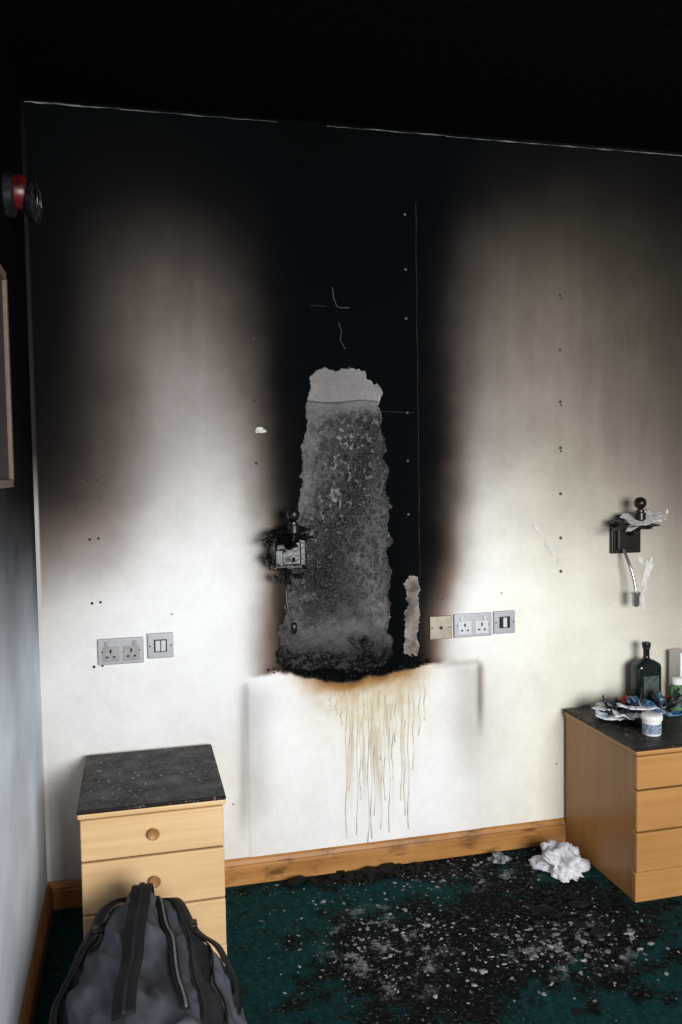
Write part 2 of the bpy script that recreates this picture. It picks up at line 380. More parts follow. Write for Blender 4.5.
def switch(name,cx,cz,mp,ins,n=2):
    e=root(name,(cx,-0.001,cz)); plate(e,cx,cz,0.084,0.084,mp)
    box('insert',(cx-0.021,-0.013,cz-0.021),(cx+0.021,-0.010,cz+0.021),M_blk,e,0.001)
    for i in range(n):
        x=cx+(i-(n-1)/2)*0.018
        box('rocker_%d'%i,(x-0.0078,-0.017,cz-0.018),(x+0.0078,-0.011,cz+0.018),ins,e,0.002)
    return e
dsock('double_wall_socket',-0.058,0.838,M_insd)
switch('light_switch',0.070,0.848,M_steel,M_ins,2)
e=root('blanking_plate',(1.060,-0.001,0.848)); plate(e,1.060,0.848,0.084,0.084,M_steelw)
lathe('cable_outlet',[(0.006,0),(0.006,0.003),(0,0.003)],(1.060,-0.011,0.848),'-y',M_blk,e,16)
dsock('double_wall_socket',1.184,0.850,M_ins)
e=switch('telephone_socket',1.308,0.853,M_steel,M_ins,1)
# ------------------------------------------------------------------ screw heads in the plasterboard
def disc(x,z,r):
    n=8; v=[(x+r*math.cos(2*math.pi*i/n),-0.0015,z+r*math.sin(2*math.pi*i/n)) for i in range(n)]+[(x,-0.003,z)]
    return v,[(i,(i+1)%n,n) for i in range(n)]
sc_=root('plasterboard_screw_heads',(0.7,-0.002,1.4))
parts=[];pl=[]
for z in (2.05,1.85,1.66,1.49,1.32,1.155,1.03):
    parts.append(disc(1.54,z,0.006)); pl.append(disc(1.543,z-0.003,0.003))
    if random.random()<.6: parts.append(disc(1.543+random.uniform(-.004,.004),z-0.012,0.004))
for z in (1.40,1.21,1.00,0.79): parts.append(disc(-0.145,z,0.005)); parts.append(disc(-0.118,z+0.002,0.0045))
for z in (1.87,1.66,1.45): parts.append(disc(0.405,z,0.0055))
for z in (2.31,2.12,1.95,1.62,1.45,1.26): pl.append(disc(0.945,z,0.0045))
for x,z in ((1.07,0.95),(0.11,0.95),(1.30,0.96),(1.52,0.30),(0.30,0.28)): parts.append(disc(x,z,0.003))
V,Fc=join_lists(parts); mesh('screws_rusty',V,Fc,simple('rusty_screw',(58,50,46),0.6,0.4,0.3),sc_)
V,Fc=join_lists(pl); V=[(x,y-0.0008,z) for x,y,z in V]; mesh('screws_pale',V,Fc,simple('pale_screw',(88,88,86),0.5,0.4,0.3),sc_)
def ribbon(pts,w,y):
    V=[];f=[]
    for i,(x,z) in enumerate(pts):
        if i==0: d=Vector((pts[1][0]-x,pts[1][1]-z))
        else: d=Vector((x-pts[i-1][0],z-pts[i-1][1]))
        d.normalize(); n=Vector((-d.y,d.x)); ww=w[i]/2 if hasattr(w,'__len__') else w/2
        V+=[(x+n.x*ww,y,z+n.y*ww),(x-n.x*ww,y,z-n.y*ww)]
    for i in range(len(pts)-1): f.append((2*i,2*i+1,2*i+3,2*i+2))
    return V,f
parts=[]
for a,b,zz_ in ((-0.30,0.50,2.590),(0.67,1.10,2.590),(1.10,2.06,2.588)):
    n=int((b-a)/0.02); pts=[(a+(b-a)*i/n,zz_+0.0025*noise.noise(Vector((i*0.7,a,0)))) for i in range(n+1)]
    parts.append(ribbon(pts,[max(0.0006,0.0018+0.006*noise.noise(Vector((i*0.31,3,b)))) for i in range(n+1)],-0.002))
V,Fc=join_lists(parts); mesh('trim_1',V,Fc,simple('exposed_joint_paint',(118,118,116),0.7,nz=0.5,nscale=12))
cr=root('plaster_cracks',(0.7,-0.002,1.9))
parts=[]
parts.append(ribbon([(0.680,2.05),(0.685,2.01),(0.695,1.985),(0.71,1.98),(0.74,1.982)],0.0018,-0.002))
parts.append(ribbon([(0.70,1.93),(0.71,1.90),(0.705,1.87),(0.722,1.84)],0.0015,-0.002))
parts.append(ribbon([(0.735,1.78),(0.742,1.75),(0.738,1.73)],0.003,-0.002))
V,Fc=join_lists(parts); mesh('cracks',V,Fc,simple('crack_plaster',(84,86,88),0.8),cr)
parts=[ribbon([(0.985+0.0015*math.sin(i*1.7),2.35-1.55*i/24) for i in range(25)],[0.0018+0.001*math.sin(i*2.9) for i in range(25)],-0.002),ribbon([(0.60,1.985),(0.66,1.984)],0.0015,-0.002),ribbon([(0.85,1.625),(0.97,1.62)],0.0015,-0.002)]
V,Fc=join_lists(parts); mesh('board_joints',V,Fc,simple('joint_line',(38,43,45),0.8,nz=0.4,nscale=8),cr)
def flake(cx,cz,rx,rz,ang,seed,y=-0.002,n=26):
    V=[(cx,y-0.001,cz)]
    for i in range(n):
        a=2*math.pi*i/n; r=0.65+0.6*noise.noise(Vector((math.cos(a)*1.7,math.sin(a)*1.7,seed*3.1)))+0.25*noise.noise(Vector((math.cos(a)*6,math.sin(a)*6,seed)))
        px=rx*r*math.cos(a); pz=rz*r*math.sin(a)
        V.append((cx+px*math.cos(ang)-pz*math.sin(ang),y,cz+px*math.sin(ang)+pz*math.cos(ang)))
    return V,[(0,1+i,1+(i+1)%n) for i in range(n)]
parts=[flake(1.905,1.01,0.026,0.085,-0.30,1),flake(1.885,0.90,0.018,0.05,0.2,2),flake(1.875,1.06,0.012,0.03,0.5,8),flake(1.44,1.19,0.012,0.035,0.5,3),flake(1.49,1.12,0.012,0.045,0.4,4),flake(1.53,1.07,0.012,0.02,0,5),flake(0.418,1.56,0.032,0.011,0.1,6),flake(1.99,1.24,0.008,0.01,0,7)]
V,Fc=join_lists(parts); mesh('paint_scuffs',V,Fc,simple('torn_paint',(208,204,196),0.8,nz=0.1))
# ------------------------------------------------------------------ peeled plaster patch (part of the back wall)
def inv(u,v):
    a=(float(u)-341)/F; b=(512-float(v))/F; d=fw+RI*a+UP*b; k=-CAM.y/d.y; p=CAM+d*k; return p.x,p.z
poly=[(312,373),(322,368),(336,370),(352,367),(364,371),(366,381),(376,382),(381,390),(379,403),(382,420),(379,428),(386,440),(384,455),(388,470),(386,490),(390,505),(388,525),(392,542),(387,552),(393,572),(389,590),(391,612),(388,628),(394,645),(390,662),(375,670),(352,672),(325,670),(300,672),(285,668),(276,662),(279,640),(283,610),(288,580),(292,550),(296,515),(300,480),(301,450),(305,430),(307,402),(310,385)]
poly2=[(405,580),(410,575),(418,577),(419,600),(417,630),(419,652),(410,658),(403,650),(404,625),(407,600)]
def patch(name,poly,res,fn,base=0.0045):
    P=np.array([inv(*p) for p in poly]); x0,z0=P.min(0)-0.01; x1,z1=P.max(0)+0.01
    nx=int((x1-x0)/res)+1; nz=int((z1-z0)/res)+1
    gx,gz=np.meshgrid(x0+res*np.arange(nx),z0+res*np.arange(nz)); gx=gx.ravel(); gz=gz.ravel()
    jx=gx+0.016*fbm(gx,gz,45,5); jz=gz+0.016*fbm(gx,gz,45,15)
    ins=np.zeros(len(gx),bool); dist=np.full(len(gx),9.0)
    n=len(P)
    for i in range(n):
        ax,az=P[i]; bx,bz=P[(i+1)%n]
        cnd=((az>jz)!=(bz>jz))&(jx<(bx-ax)*(jz-az)/(bz-az+1e-12)+ax); ins^=cnd
        tt=np.clip(((jx-ax)*(bx-ax)+(jz-az)*(bz-az))/((bx-ax)**2+(bz-az)**2),0,1)
        dist=np.minimum(dist,np.hypot(jx-ax-tt*(bx-ax),jz-az-tt*(bz-az)))
    h,rgb=fn(gx,gz,dist)
    co=np.stack([gx,-(base+h*sstep(dist,0,0.006)),gz],-1)
    idx=np.arange(nx*nz).reshape(nz,nx); q=np.stack([idx[:-1,:-1],idx[:-1,1:],idx[1:,1:],idx[1:,:-1]],-1).reshape(-1,4)
    q=q[ins[q].all(1)]
    used=np.unique(q); rm=np.full(nx*nz,-1); rm[used]=np.arange(len(used))
    me=bpy.data.meshes.new(name); me.from_pydata(co[used].tolist(),[],rm[q].tolist()); me.update()
    ca=me.color_attributes.new('stain_shade','FLOAT_COLOR','POINT'); cc=np.concatenate([lin(np.clip(rgb[used],0,255)),np.ones((len(used),1))],1)
    ca.data.foreach_set('color',cc.astype(np.float32).ravel())
    o=bpy.data.objects.new(name,me); scn.collection.objects.link(o); me.materials.append(M_patch)
    for p in me.polygons: p.use_smooth=True
    setpar(o,wb)
    return o
M_patch=stain_shade_mat('exposed_scorched_plaster',0.5,0.25,0.6,380,0.5,1.25)
def fpatch(gx,gz,dist):
    u,v=rect(gx,gz)
    n1=fbm(gx,gz*0.8,90,101,2); n2=fbm(gx,gz,170,111,2); n3=fbm(gx,gz,38,191,3); n4=fbm(gx,gz,16,201,3)
    zc=352-(v-420)*0.22+8*np.sin(v*0.03)+14*n4
    zone=np.exp(-(np.abs(u-zc)/31.0)**2.2)*sstep(v,404,430)*(1-sstep(v,570,645))
    zone_r=sstep(u,zc,zc+10)*sstep(v,404,420)*(1-sstep(v,570,630))
    zone2=sstep(v,402,412)*(1-sstep(v,640,655))
    bl=np.maximum(0,n1-0.02)+0.6*np.maximum(0,n2)
    h=0.0015+0.017*bl*(zone+0.4*zone_r*zone2)+0.006*np.maximum(0,n3)*zone2+0.003*fbm(gx,gz,25,121)
    T=np.where(v<402,118.0,94.0)
    T=T+14*n4+np.where(v>402,14*n3,8*n3)
    spk=sstep(-(n2*0.6+n1*0.9),0.02,0.22)
    T=T*(1-0.78*spk*np.clip(zone*1.15+0.6*zone_r+0.12,0,1)*zone2)
    T=T*(1-0.38*zone-0.16*zone_r)
    T=T+78*sstep(n1+0.3*n2,0.26,0.46)*zone
    ve=np.exp(-(np.abs(fbm(gx+0.03*n3,gz*0.6,9,161,3))/0.045)**2)*sstep(v,525,560)*(1-sstep(v,632,655))
    T=T+26*ve*(0.6+0.8*n3)
    T=T*(1-0.38*np.exp(-((u-(318))/22.0)**2)*sstep(v,535,575)*(1-sstep(v,600,640)))
    T=T*(1+0.7*np.minimum(0,n4)*sstep(v,540,600))
    T=np.where(np.abs(v-402-1.2*np.sin(u*0.1))<0.9,T*0.55,T)
    md=np.exp(-(((u-370)/17.0)**2+((v-650)/14.0)**2)); T=T*(1-0.8*md); h=h+0.02*md
    lowd=sstep(v+22*n4+8*n3,630,662); T=T*(1-0.86*lowd); h=h+0.016*lowd*np.maximum(0,n1+0.1)
    rim=(1-sstep(dist,0.0015,0.005))*(1-lowd)*np.where(u>345,1,0.25)*sstep(n3,-0.1,0.2); T=T+60*rim
    inner=np.exp(-((dist-0.009)/0.004)**2)*sstep(u,330,360)*sstep(v,404,412); T=T*(1-0.4*inner)
    rgb=np.stack([T*1.0,T*0.965,T*0.95],-1)
    return h,rgb
patch('bared_plaster',poly,0.0021,fpatch)
def fp2(gx,gz,dist):
    T=106+80*fbm(gx,gz,30,181); T=np.where(dist<0.004,T+34,T)
    return 0.002+0*gx,np.stack([T*1.03,T*0.96,T*0.90],-1)
patch('peeled_sliver',poly2,0.0024,fp2)
parts=[]
for i in range(150):
    u=random.uniform(268,430); vb=np.interp(u,[265,290,310,330,350,370,395,430],[673,670,677,680,679,674,670,663])
    x,z=inv(u,vb-random.uniform(-1,5)); parts.append(chunk((x,-0.0105,z),random.uniform(0.002,0.0055),i*0.37))
V,Fc=join_lists(parts); mesh('charred_lining_edge',V,Fc,M_char,wb)
parts=[]
for (u,va,vb_) in ((346,690,838),(349,700,790),(352,696,745),(357,688,835),(360,720,800),(363,690,770),(368,686,842),(371,700,838),(374,692,815),(379,690,760),(381,740,828),(384,692,800),(389,690,832),(392,700,780),(395,690,742),(401,692,800),(404,720,815),(408,690,828),(413,692,770),(419,680,735),(424,676,720),(336,692,715),(330,690,706),(341,692,725)):
    n=10; pts=[inv(u+0.9*math.sin(i*1.3+u),va+(vb_-va)*i/n) for i in range(n+1)]
    parts.append(ribbon(pts,[0.0030+0.0016*math.sin(i*0.9+u) for i in range(n)]+[0.005],-0.0046))
V,Fc=join_lists(parts)
mesh('tar_drips',V,Fc,simple('tar_drip_brown',(204,194,174),0.6,0.2,nz=0.22,nscale=20),wb)
# ------------------------------------------------------------------ wall lamps
M_dk=simple('dark_bronze',(44,38,34),0.3,0.6,0.6,nz=0.2)
M_dkm=simple('melted_black',(12,11,11),0.35,0.5,nz=0.4,bump=0.5)
M_ashp=simple('ashy_shade_remains',(205,201,194),0.8,nz=0.25,nscale=80)
M_chr=simple('chrome_reader',(165,165,168),0.25,0.6,0.8,nz=0.05)
def wall_lamp(name,cx,cz,burnt):
    e=root(name,(cx,-0.001,cz)); M=M_dkm if burnt else M_dk
    box('backplate',(cx-0.062,-0.018,cz-0.056),(cx+0.062,-0.001,cz+0.056),M,e,0.004,3)
    box('backplate_raised',(cx-0.044,-0.032,cz-0.042),(cx+0.044,-0.016,cz+0.042),M,e,0.006,3)
    tube('arm',[(cx,-0.03,cz+0.02),(cx,-0.075,cz+0.022),(cx+0.005,-0.10,cz+0.05),(cx+0.005,-0.10,cz+0.08)],0.008,M,e)
    lathe('lamp_holder',[(0.012,0),(0.02,0.006),(0.02,0.030),(0.014,0.034),(0.014,0.042),(0.0,0.043)],(cx+0.005,-0.10,cz+0.07),'z',M,e,24)
    lathe('ball_finial',[(0.006,0),(0.010,0.004),(0.018,0.010),(0.0225,0.021),(0.0225,0.029),(0.018,0.040),(0.010,0.046),(0.0,0.047)],(cx+0.005,-0.10,cz+0.112),'z',M,e,24)
    return e
LX,LZ=1.805,1.145
e=wall_lamp('wall_reading_lamp',LX,LZ,False)
def plates(n,seed0,cx,cz,rx,ry,tilt,dz,rol):
    P=[]
    for i in range(n):
        V,f=flake(0,0,rx*(0.75+0.35*random.random()),ry*(0.75+0.35*random.random()),random.uniform(-.3,.3),seed0+i,0)
        k=rol*math.sin(i*2.1+seed0)
        P.append(([(cx+x+0.015*math.sin(i*2.3),-0.085+z,cz+dz*i+tilt*z+k*x-0.004*(abs(x)/rx)**2) for x,y,z in V],f))
    return P
def solid(o,th):
    m=o.modifiers.new('s','SOLIDIFY'); m.thickness=th; return o
V,Fc=join_lists(plates(4,20,LX+0.020,LZ+0.073,0.125,0.06,0.42,0.004,0.10)); solid(mesh('shade_remains',V,Fc,M_ashp,e),0.002)
V,Fc=join_lists(plates(4,60,LX-0.01,LZ+0.056,0.12,0.06,0.30,0.004,0.08)); solid(mesh('shade_remains_charred',V,Fc,M_dk,e),0.003)
tube('gooseneck',[(LX-0.02,-0.03,LZ-0.04),(LX-0.02,-0.06,LZ-0.08),(LX-0.005,-0.075,LZ-0.14),(LX,-0.08,LZ-0.19)],0.006,M_chr,e)
lathe('reading_head',[(0.009,0),(0.014,0.006),(0.014,0.042),(0.017,0.046),(0.017,0.054),(0.0,0.055)],(LX,-0.08,LZ-0.250),'z',M_chr,e,24)
BX,BZ=0.505,1.14
e=wall_lamp('wall_reading_lamp',BX,BZ,True)
parts=plates(4,40,BX-0.005,BZ+0.055,0.095,0.055,0.45,0.010,0.26)
for i in range(36):
    parts.append(chunk((BX+random.uniform(-.08,.06),-0.065+random.uniform(-.04,.04),BZ-0.01+random.uniform(-.08,.10)),random.uniform(0.006,0.016),i*0.77))
V,Fc=join_lists(parts); mesh('melted_shade_remains',V,Fc,M_dkm,e)
M_sm=simple('sooty_metal',(52,54,54),0.35,0.5,0.4,nz=0.5)
box('bracket_side',(BX-0.066,-0.085,BZ-0.045),(BX-0.058,-0.03,BZ+0.04),M_sm,e,0.003)
box('bracket_front',(BX-0.058,-0.108,BZ-0.04),(BX-0.032,-0.102,BZ+0.02),M_sm,e,0.003)
tube('gooseneck',[(BX-0.01,-0.03,BZ-0.05),(BX-0.02,-0.07,BZ-0.09),(BX-0.02,-0.08,BZ-0.15),(BX-0.015,-0.09,BZ-0.20),(BX+0.002,-0.09,BZ-0.22)],0.005,M_dkm,e)
lathe('reading_head',[(0.006,0),(0.011,0.006),(0.012,0.030),(0.008,0.038),(0.0,0.040)],(BX+0.002,-0.09,BZ-0.265),'z',M_dkm,e,16)
# ------------------------------------------------------------------ alarm sounder on left wall
AY,AZ=-0.42,2.170
e=root('fire_alarm_sounder',(-0.313,AY,AZ))
M_red=simple('red_plastic',(78,12,16),0.35,0.4,nz=0.4,nscale=30); M_gry=simple('sooted_grey_plastic',(30,30,33),0.28,0.6,nz=0.4)
lathe('base',[(0.058,0),(0.058,0.02),(0.050,0.026),(0,0.026)],(-0.312,AY,AZ),'x',M_gry,e,32)
lathe('red_body',[(0.046,0.0),(0.046,0.022),(0.040,0.032),(0,0.032)],(-0.288,AY,AZ+0.01),'x',M_red,e,32)
lathe('front_horn',[(0.03,0.0),(0.048,0.008),(0.056,0.022),(0.048,0.030),(0.036,0.022),(0.0,0.016)],(-0.265,AY,AZ-0.012),'x',M_gry,e,32)
for k in range(3):
    r=0.036+0.010*k
    pts=[(-0.232+0.006*math.sin(i+k),AY+r*math.cos(i*math.pi/6),AZ-0.012+r*math.sin(i*math.pi/6)*1.05) for i in range(13)]
    tube('cage_ring_%d'%k,pts,0.003,M_gry,e)
# picture frame on left wall
e=root('picture_frame',(-0.313,-0.9,1.68))
M_fr=simple('frame_wood_sooted',(104,84,72),0.5); M_fw=simple('frame_mount',(46,42,42),0.6)
y0,y1,z0,z1=-1.20,-0.60,1.395,1.925
for nm,a,b in (('stile_near',(-0.312,y0,z0),(-0.292,y0+0.02,z1)),('stile_far',(-0.312,y1-0.02,z0),(-0.292,y1,z1)),('rail_top',(-0.312,y0,z1-0.02),(-0.292,y1,z1)),('rail_bottom',(-0.312,y0,z0),(-0.292,y1,z0+0.02))):
    box(nm,a,b,M_fr,e,0.003)
box('mount',(-0.311,y0+0.01,z0+0.01),(-0.302,y1-0.01,z1-0.01),M_fw,e)
# ------------------------------------------------------------------ items on right cabinet
zt=0.5155
t=NT('dark_green_glass',0.08,0.5); t.col(L(34,46,44)); t.b.inputs['Transmission Weight'].default_value=0.6; t.b.inputs['IOR'].default_value=1.45; M_glass=t.m
def sqbottle(name,cx,cy,w,d,h,mat,capmat):
    e=root(name,(cx,cy,zt)); n=32; V=[];f=[]
    prof=[(0.92,0),(1,0.01),(1,0.62*h),(0.93,0.67*h),(0.6,0.72*h),(0.28,0.75*h),(0.22,0.78*h),(0.22,0.90*h),(0.27,0.905*h),(0.27,0.94*h),(0.22,0.945*h)]
    for sfac,z in prof:
        pw=4 if sfac>0.5 else 2
        for i in range(n):
            a=2*math.pi*i/n; ca,sa=math.cos(a),math.sin(a); rr=(abs(ca)**pw+abs(sa)**pw)**(-1/pw)
            dd=d if sfac>0.5 else w
            V.append((cx+w/2*sfac*rr*ca,cy+dd/2*sfac*rr*sa,zt+z))
    for j in range(len(prof)-1):
        for i in range(n): k=(i+1)%n; f.append((j*n+i,j*n+k,(j+1)*n+k,(j+1)*n+i))
    f.append(tuple(range(n))[::-1]); f.append(tuple((len(prof)-1)*n+i for i in range(n)))
    mesh('glass_body',V,f,mat,e,True)
    lathe('stopper',[(w*0.13,0),(w*0.15,0.004),(w*0.15,0.014),(w*0.13,0.017),(0,0.017)],(cx,cy,zt+0.94*h),'z',capmat,e,20)
    return e
e=sqbottle('glass_bottle',1.850,-0.080,0.108,0.06,0.240,M_glass,M_blk)
box('label',(1.819,-0.1115,zt+0.04),(1.883,-0.1105,zt+0.12),simple('sooty_label',(74,82,80),0.6,nz=0.3),e)
e=root('pill_bottle',(1.925,-0.16,zt)); M_grn=simple('green_label',(60,150,80),0.5); M_wht=simple('white_plastic',(222,222,220),0.4,nz=0.05)
lathe('body',[(0.026,0),(0.028,0.004),(0.028,0.085),(0.020,0.095),(0.018,0.10),(0,0.10)],(1.925,-0.16,zt),'z',simple('green_bottle_plastic',(88,116,82),0.3,0.5),e)
lathe('label',[(0.0285,0.018),(0.0285,0.070),(0.0,0.070)],(1.925,-0.16,zt),'z',M_grn,e)
lathe('cap',[(0.021,0.098),(0.022,0.102),(0.022,0.120),(0.018,0.123),(0,0.123)],(1.925,-0.16,zt),'z',M_wht,e)
e=root('cream_jar',(1.672,-0.380,zt))
lathe('body',[(0.028,0),(0.031,0.004),(0.031,0.050),(0,0.050)],(1.672,-0.380,zt),'z',M_wht,e)
lathe('label',[(0.0315,0.008),(0.0315,0.040),(0.0,0.040)],(1.672,-0.380,zt),'z',simple('blue_label',(140,152,175),0.5,nz=0.4,nscale=120),e)
lathe('lid',[(0.034,0.050),(0.035,0.053),(0.035,0.066),(0.032,0.069),(0,0.069)],(1.672,-0.380,zt),'z',M_wht,e)
e=root('tissue_carton',(2.02,-0.07,zt)); box('carton',(1.982,-0.10,zt),(2.05,-0.03,zt+0.195),M_wht,e,0.003); box('carton_flap',(1.985,-0.098,zt+0.193),(2.047,-0.065,zt+0.197),M_ins,e)
def sheet(cx,cy,w,d,ang,z,seed,amp=0.012,nx=14,ny=10):
    V=[];f=[]
    for j in range(ny+1):
        for i in range(nx+1):
            x=(i/nx-.5)*w; y=(j/ny-.5)*d
            h=amp*abs(noise.noise(Vector((x*26,y*26,seed))))*1.6 + amp*1.0*(abs(2*i/nx-1)**3)*(0.5+0.5*math.sin(seed))
            V.append((cx+x*math.cos(ang)-y*math.sin(ang),cy+x*math.sin(ang)+y*math.cos(ang),z+h))
    for j in range(ny):
        for i in range(nx): a=j*(nx+1)+i; f.append((a,a+1,a+nx+2,a+nx+1))
    return V,f
def patterned(name,c1,c2,c3,sc):
    t=NT(name,0.45,0.4); v=t.coord(); f=t.noise(v,sc,2,0.5); t.col(t.ramp(f,[(0.40,L(*c1)),(0.46,L(*c2)),(0.58,L(*c2)),(0.62,L(*c3))])); return t.m
M_pap=patterned('leaflet_paper',(225,226,228),(205,209,214),(110,130,155),60); M_blu=patterned('blue_packet',(30,72,118),(72,114,150),(195,202,208),45); M_redp=simple('red_packet',(130,36,32),0.4); M_dkp=patterned('dark_foil',(20,22,26),(48,50,56),(120,125,132),50)
e=root('medicine_packets_pile',(1.72,-0.24,zt))
for i,(x,y,w,d,a,m,am) in enumerate(((1.66,-0.15,0.13,0.08,0.3,M_dkp,0.040),(1.68,-0.20,0.14,0.09,-0.4,M_dkp,0.040),(1.63,-0.22,0.13,0.07,-0.5,M_pap,0.018),(1.72,-0.18,0.12,0.07,0.2,M_dkp,0.060),(1.67,-0.27,0.13,0.05,-0.35,M_pap,0.014),(1.75,-0.23,0.12,0.07,0.1,M_blu,0.040),(1.74,-0.29,0.10,0.06,0.7,M_pap,0.022),(1.61,-0.18,0.09,0.06,0.8,M_pap,0.014),(1.81,-0.25,0.11,0.07,-0.2,M_dkp,0.040),(1.77,-0.35,0.11,0.04,-0.2,M_blu,0.010),(1.71,-0.17,0.06,0.03,0.3,M_redp,0.02),(1.84,-0.21,0.06,0.03,0.1,M_redp,0.015),(1.83,-0.33,0.10,0.06,0.4,M_dkp,0.02),(1.66,-0.31,0.13,0.03,-0.45,M_pap,0.008))):
    V,f=sheet(x,y,w,d,a,zt+0.003+0.005*i,i*1.7,am); o=mesh('packet_%d'%i,V,f,m,e,True); solid(o,0.004)
    o.modifiers['s'].offset=1
# ------------------------------------------------------------------ crumpled bag / scraps on floor
def crumple(name,cx,cy,rx,ry,h,mat,seed=1,sub=5,ang=0.0):
    bm=bmesh.new(); bmesh.ops.create_icosphere(bm,subdivisions=sub,radius=1)
    V=[]
    for v in bm.verts:
        p=v.co.copy(); r=1+0.75*noise.noise(p*1.6+Vector((seed,0,0)))
        q0=p+Vector((noise.noise(p*2+Vector((5,seed,0))),noise.noise(p*2+Vector((seed,7,0))),noise.noise(p*2+Vector((0,9,seed)))))*0.5
        r+=0.32*(0.35-abs(noise.noise(q0*2.4+Vector((0,seed,0)))))*2+0.14*(0.3-abs(noise.noise(q0*5.5+Vector((0,0,seed)))))*2
        q=p*r*0.8; x=q.x*rx; y=q.y*ry
        V.append([x*math.cos(ang)-y*math.sin(ang),x*math.sin(ang)+y*math.cos(ang),max(0.001,0.25*h+q.z*h*0.9)])
    # centre and clamp footprint to the measured extent
    xs_=[p[0] for p in V]; ys_=[p[1] for p in V]; mx=(max(xs_)+min(xs_))/2; my=(max(ys_)+min(ys_))/2
    V=[(cx+(p[0]-mx)*2*rx/(max(xs_)-min(xs_)),cy+(p[1]-my)*2*ry/(max(ys_)-min(ys_)),p[2]) for p in V]
    f=[tuple(v.index for v in fc.verts) for fc in bm.faces]; bm.free()
    return mesh(name,V,f,mat,None,True)
M_crp=simple('crumpled_tissue',(206,204,210),0.7,nz=0.12,nscale=25)
crumple('crumpled_plastic_bag',1.432,-0.205,0.104,0.100,0.075,M_crp,5.3,5,-0.6)
M_crp2=simple('singed_paper',(120,126,132),0.5,nz=0.6,nscale=45)
crumple('paper_scrap',1.245,-0.085,0.045,0.04,0.022,M_crp2,8.1,4)
# ------------------------------------------------------------------ debris
fd=root('fire_debris',(0.95,-0.45,0))
parts=[];ash=[];i=0
def scatter(cx,cy,sx,sy,n,ra,rb,lst,flat=0.45):
    global i
    for _ in range(n):
        i+=1; x=random.gauss(cx,sx); y=random.gauss(cy,sy)
        if y>-0.035 or x<0.24 or x>2.2: continue
        if x>1.51 and y>-0.53: continue
        if abs(x-1.432)<0.118 and abs(y+0.205)<0.112: continue
        if abs(x-1.245)<0.06 and abs(y+0.085)<0.055: continue
        r=random.uniform(ra,rb)*random.random()**0.7+0.0012
        lst.append(chunk((x,y,r*0.25),r,i*0.613,flat))
scatter(0.74,-0.60,0.18,0.18,240,0.002,0.009,parts,0.3); scatter(1.26,-0.48,0.17,0.17,560,0.003,0.013,parts,0.35)
scatter(0.80,-0.065,0.13,0.022,240,0.005,0.016,parts,0.45); scatter(1.12,-0.10,0.16,0.04,190,0.003,0.012,parts,0.4); scatter(0.95,-0.35,0.50,0.28,420,0.0015,0.006,parts,0.3); scatter(0.5,-0.06,0.25,0.02,90,0.003,0.009,parts,0.35)
for q in ((0.765,-0.06),(0.80,-0.065),(0.83,-0.055),(0.785,-0.08),(0.50,-0.06),(0.33,-0.09),(1.33,-0.62),(1.18,-0.52),(1.36,-0.45),(1.28,-0.40),(1.22,-0.45)): i+=1; parts.append(chunk((q[0],q[1],0.008),random.uniform(0.018,0.032),i*0.613,0.45))
V,Fc=join_lists(parts); mesh('charred_fragments',V,Fc,M_char,fd)
scatter(0.72,-0.52,0.12,0.16,240,0.002,0.008,ash,0.25); scatter(1.22,-0.62,0.15,0.10,260,0.002,0.010,ash,0.25); scatter(0.95,-0.35,0.46,0.28,560,0.001,0.0045,ash,0.25); scatter(1.12,-0.12,0.2,0.05,130,0.002,0.009,ash,0.25)
V,Fc=join_lists(ash); mesh('ash_flakes',V,Fc,M_ash,fd)
# ------------------------------------------------------------------ holdall bag
bag=root('holdall_bag',(0.02,-0.9,0))
M_bagf=simple('charcoal_canvas',(80,83,90),0.8,0.2,nz=0.25,nscale=9,bump=0.15)
M_bagd=simple('black_webbing',(20,21,24),0.7,0.3,nz=0.2,nscale=160,bump=0.3)
M_side=simple('dark_side_panel',(34,35,39),0.75,0.25,nz=0.25,nscale=12,bump=0.2)
M_zip=simple('zip_teeth',(110,112,118),0.4,0.5,nz=0.5,nscale=400)
NYB=80; NAB=120
hp=math.pi/2
def bag_pt(t_,a,off=0.0):
    y=-0.545-0.62*t_
    env=min(1,(max(t_,0)/0.20))**0.5
    w=0.232*(0.55+0.45*min(1,t_/0.5))
    h=0.362*(0.62+0.38*env)*(1-0.12*t_)
    if t_<0.2: w*=0.36+0.64*(t_/0.2)**0.55
    ca,sa=math.cos(a),math.sin(a)
    x=-w*math.copysign(abs(ca)**0.9,ca); z=h*abs(sa)**0.95
    if x>0: x*=1.0+0.12*t_; z*=1-0.12*min(1,x/w)
    cx=-0.003+0.01*t_
    p=Vector((cx+x,y,z))
    aw=a*2.2
    nz=noise.noise(Vector((x*7,y*6,z*7)))*0.024+noise.noise(Vector((x*15,y*9,z*15+5)))*0.014-0.030*abs(noise.noise(Vector((x*11+3,y*4+aw,z*11))))-0.020*abs(noise.noise(Vector((x*20+y*8,y*11+aw,z*16))))-0.007*abs(noise.noise(Vector((x*34,y*18,z*34))))
    d=Vector((x/(w+1e-6),0,z/h)).normalized() if (abs(x)+z)>1e-6 else Vector((0,0,1))
    fl=min(1,z/0.06)
    p+=d*(nz*fl+off); p.z=max(p.z,0.002); return p
V=[];Fb=[];MI=[]
for j in range(NYB+1):
    for k in range(NAB+1): V.append(bag_pt(j/NYB,math.pi*k/NAB))
W_=NAB+1
for j in range(NYB):
    for k in range(NAB):
        a=j*W_+k; Fb.append((a,a+1,a+W_+1,a+W_)); an=math.pi*(k+.5)/NAB
        MI.append(1 if (an<0.62 or (hp+0.34<an<hp+0.62)) else 0)
Fb.append(tuple(range(W_))); Fb.append(tuple(NYB*W_+k for k in range(W_))[::-1]); MI+=[1,0]
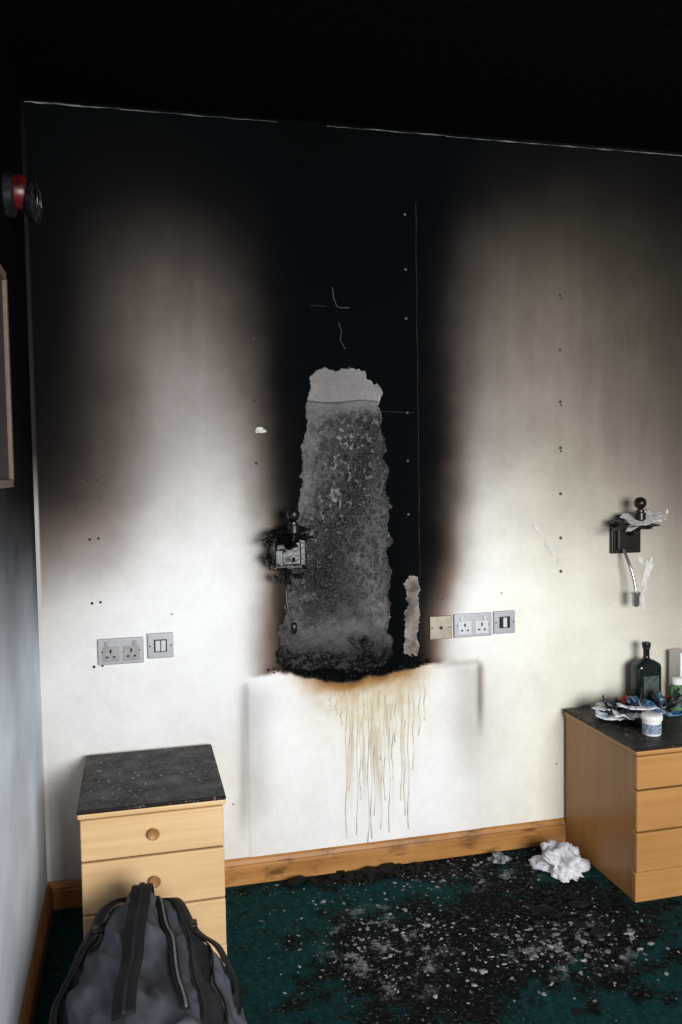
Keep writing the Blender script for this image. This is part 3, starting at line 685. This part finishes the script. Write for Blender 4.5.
o=mesh('canvas_body',V,Fb,M_bagf,bag,True); o.data.materials.append(M_side)
for p,mi in zip(o.data.polygons,MI): p.material_index=mi
bm=bmesh.new(); bm.from_mesh(o.data); bmesh.ops.recalc_face_normals(bm,faces=bm.faces); bm.to_mesh(o.data); bm.free()
def strap(name,path,width,off,mat,parent,thick=0.004):
    V=[];f=[]
    C=[bag_pt(t_,a,off+o2) for t_,a,o2 in path]
    C=[sum((C[min(max(i+k,0),len(C)-1)] for k in (-2,-1,0,1,2)),Vector((0,0,0)))/5 for i in range(len(C))]
    for i,p in enumerate(C):
        t_,a,o2=path[i]; q=C[min(i+1,len(C)-1)]-C[max(i-1,0)]; q.normalize()
        nrm=(bag_pt(t_,a,off+o2+0.02)-bag_pt(t_,a,off+o2)).normalized(); sd=q.cross(nrm).normalized()
        V+=[p-sd*width/2,p+sd*width/2]
    for i in range(len(C)-1): f.append((2*i,2*i+1,2*i+3,2*i+2))
    o=mesh(name,V,f,mat,parent,True); m=o.modifiers.new('s','SOLIDIFY'); m.thickness=thick; m.offset=1; return o
def path(t0,a0,t1,a1,n=36,lift=0.0,bend=0.0):
    out=[]
    for i in range(n+1):
        s=i/n; out.append((t0+(t1-t0)*s,a0+(a1-a0)*s+bend*math.sin(math.pi*s),lift*math.sin(math.pi*s)))
    return out
strap('shoulder_strap_left',path(0.03,hp-0.18,0.62,0.42,lift=0.014,bend=-0.12),0.046,0.009,M_bagd,bag)
strap('strap_edge_left',path(0.03,hp-0.18,0.62,0.42,lift=0.014,bend=-0.12),0.010,0.014,M_side,bag)
strap('shoulder_strap_right',path(0.02,hp+0.02,0.95,hp-0.22,lift=0.012),0.050,0.009,M_bagd,bag)
strap('strap_edge_right',path(0.02,hp+0.02,0.95,hp-0.22,lift=0.012),0.010,0.014,M_side,bag)
strap('zip_tape',path(0.05,hp+0.17,0.95,hp+0.22),0.022,0.006,M_bagd,bag)
strap('zip_line',path(0.05,hp+0.17,0.95,hp+0.22),0.005,0.011,M_zip,bag)
strap('piping_1',path(0.08,hp+0.36,0.98,hp+0.36),0.005,0.007,M_side,bag)
strap('piping_2',path(0.08,hp+0.62,0.98,hp+0.62),0.005,0.007,M_bagd,bag)
strap('haul_strap_right',path(0.12,hp+0.25,0.62,hp+1.05,lift=0.008),0.036,0.009,M_bagd,bag)
strap('compression_strap_left',path(0.26,0.20,0.30,hp-0.55),0.024,0.009,M_bagd,bag)
for k,(t_,a_) in enumerate(((0.30,hp-0.10),(0.28,hp-0.62),(0.30,hp+0.55))):
    p=bag_pt(t_,a_,0.014); box('buckle_%d'%k,(p.x-0.02,p.y-0.016,p.z-0.006),(p.x+0.02,p.y+0.016,p.z+0.008),M_blk,bag,0.005,3)
# ------------------------------------------------------------------ light
w=bpy.data.worlds.new('w'); scn.world=w; w.use_nodes=True; bg=w.node_tree.nodes['Background']; bg.inputs[0].default_value=(0.85,0.92,1,1); bg.inputs[1].default_value=1.0
ld=bpy.data.lights.new('window_daylight','AREA'); ld.shape='RECTANGLE'; ld.size=1.9; ld.size_y=1.35; ld.energy=222; ld.color=(0.98,0.99,1.0)
lo=bpy.data.objects.new('window_daylight',ld); scn.collection.objects.link(lo); lo.location=(1.5,-4.38,1.52); lo.rotation_euler=(math.radians(90),0,0)
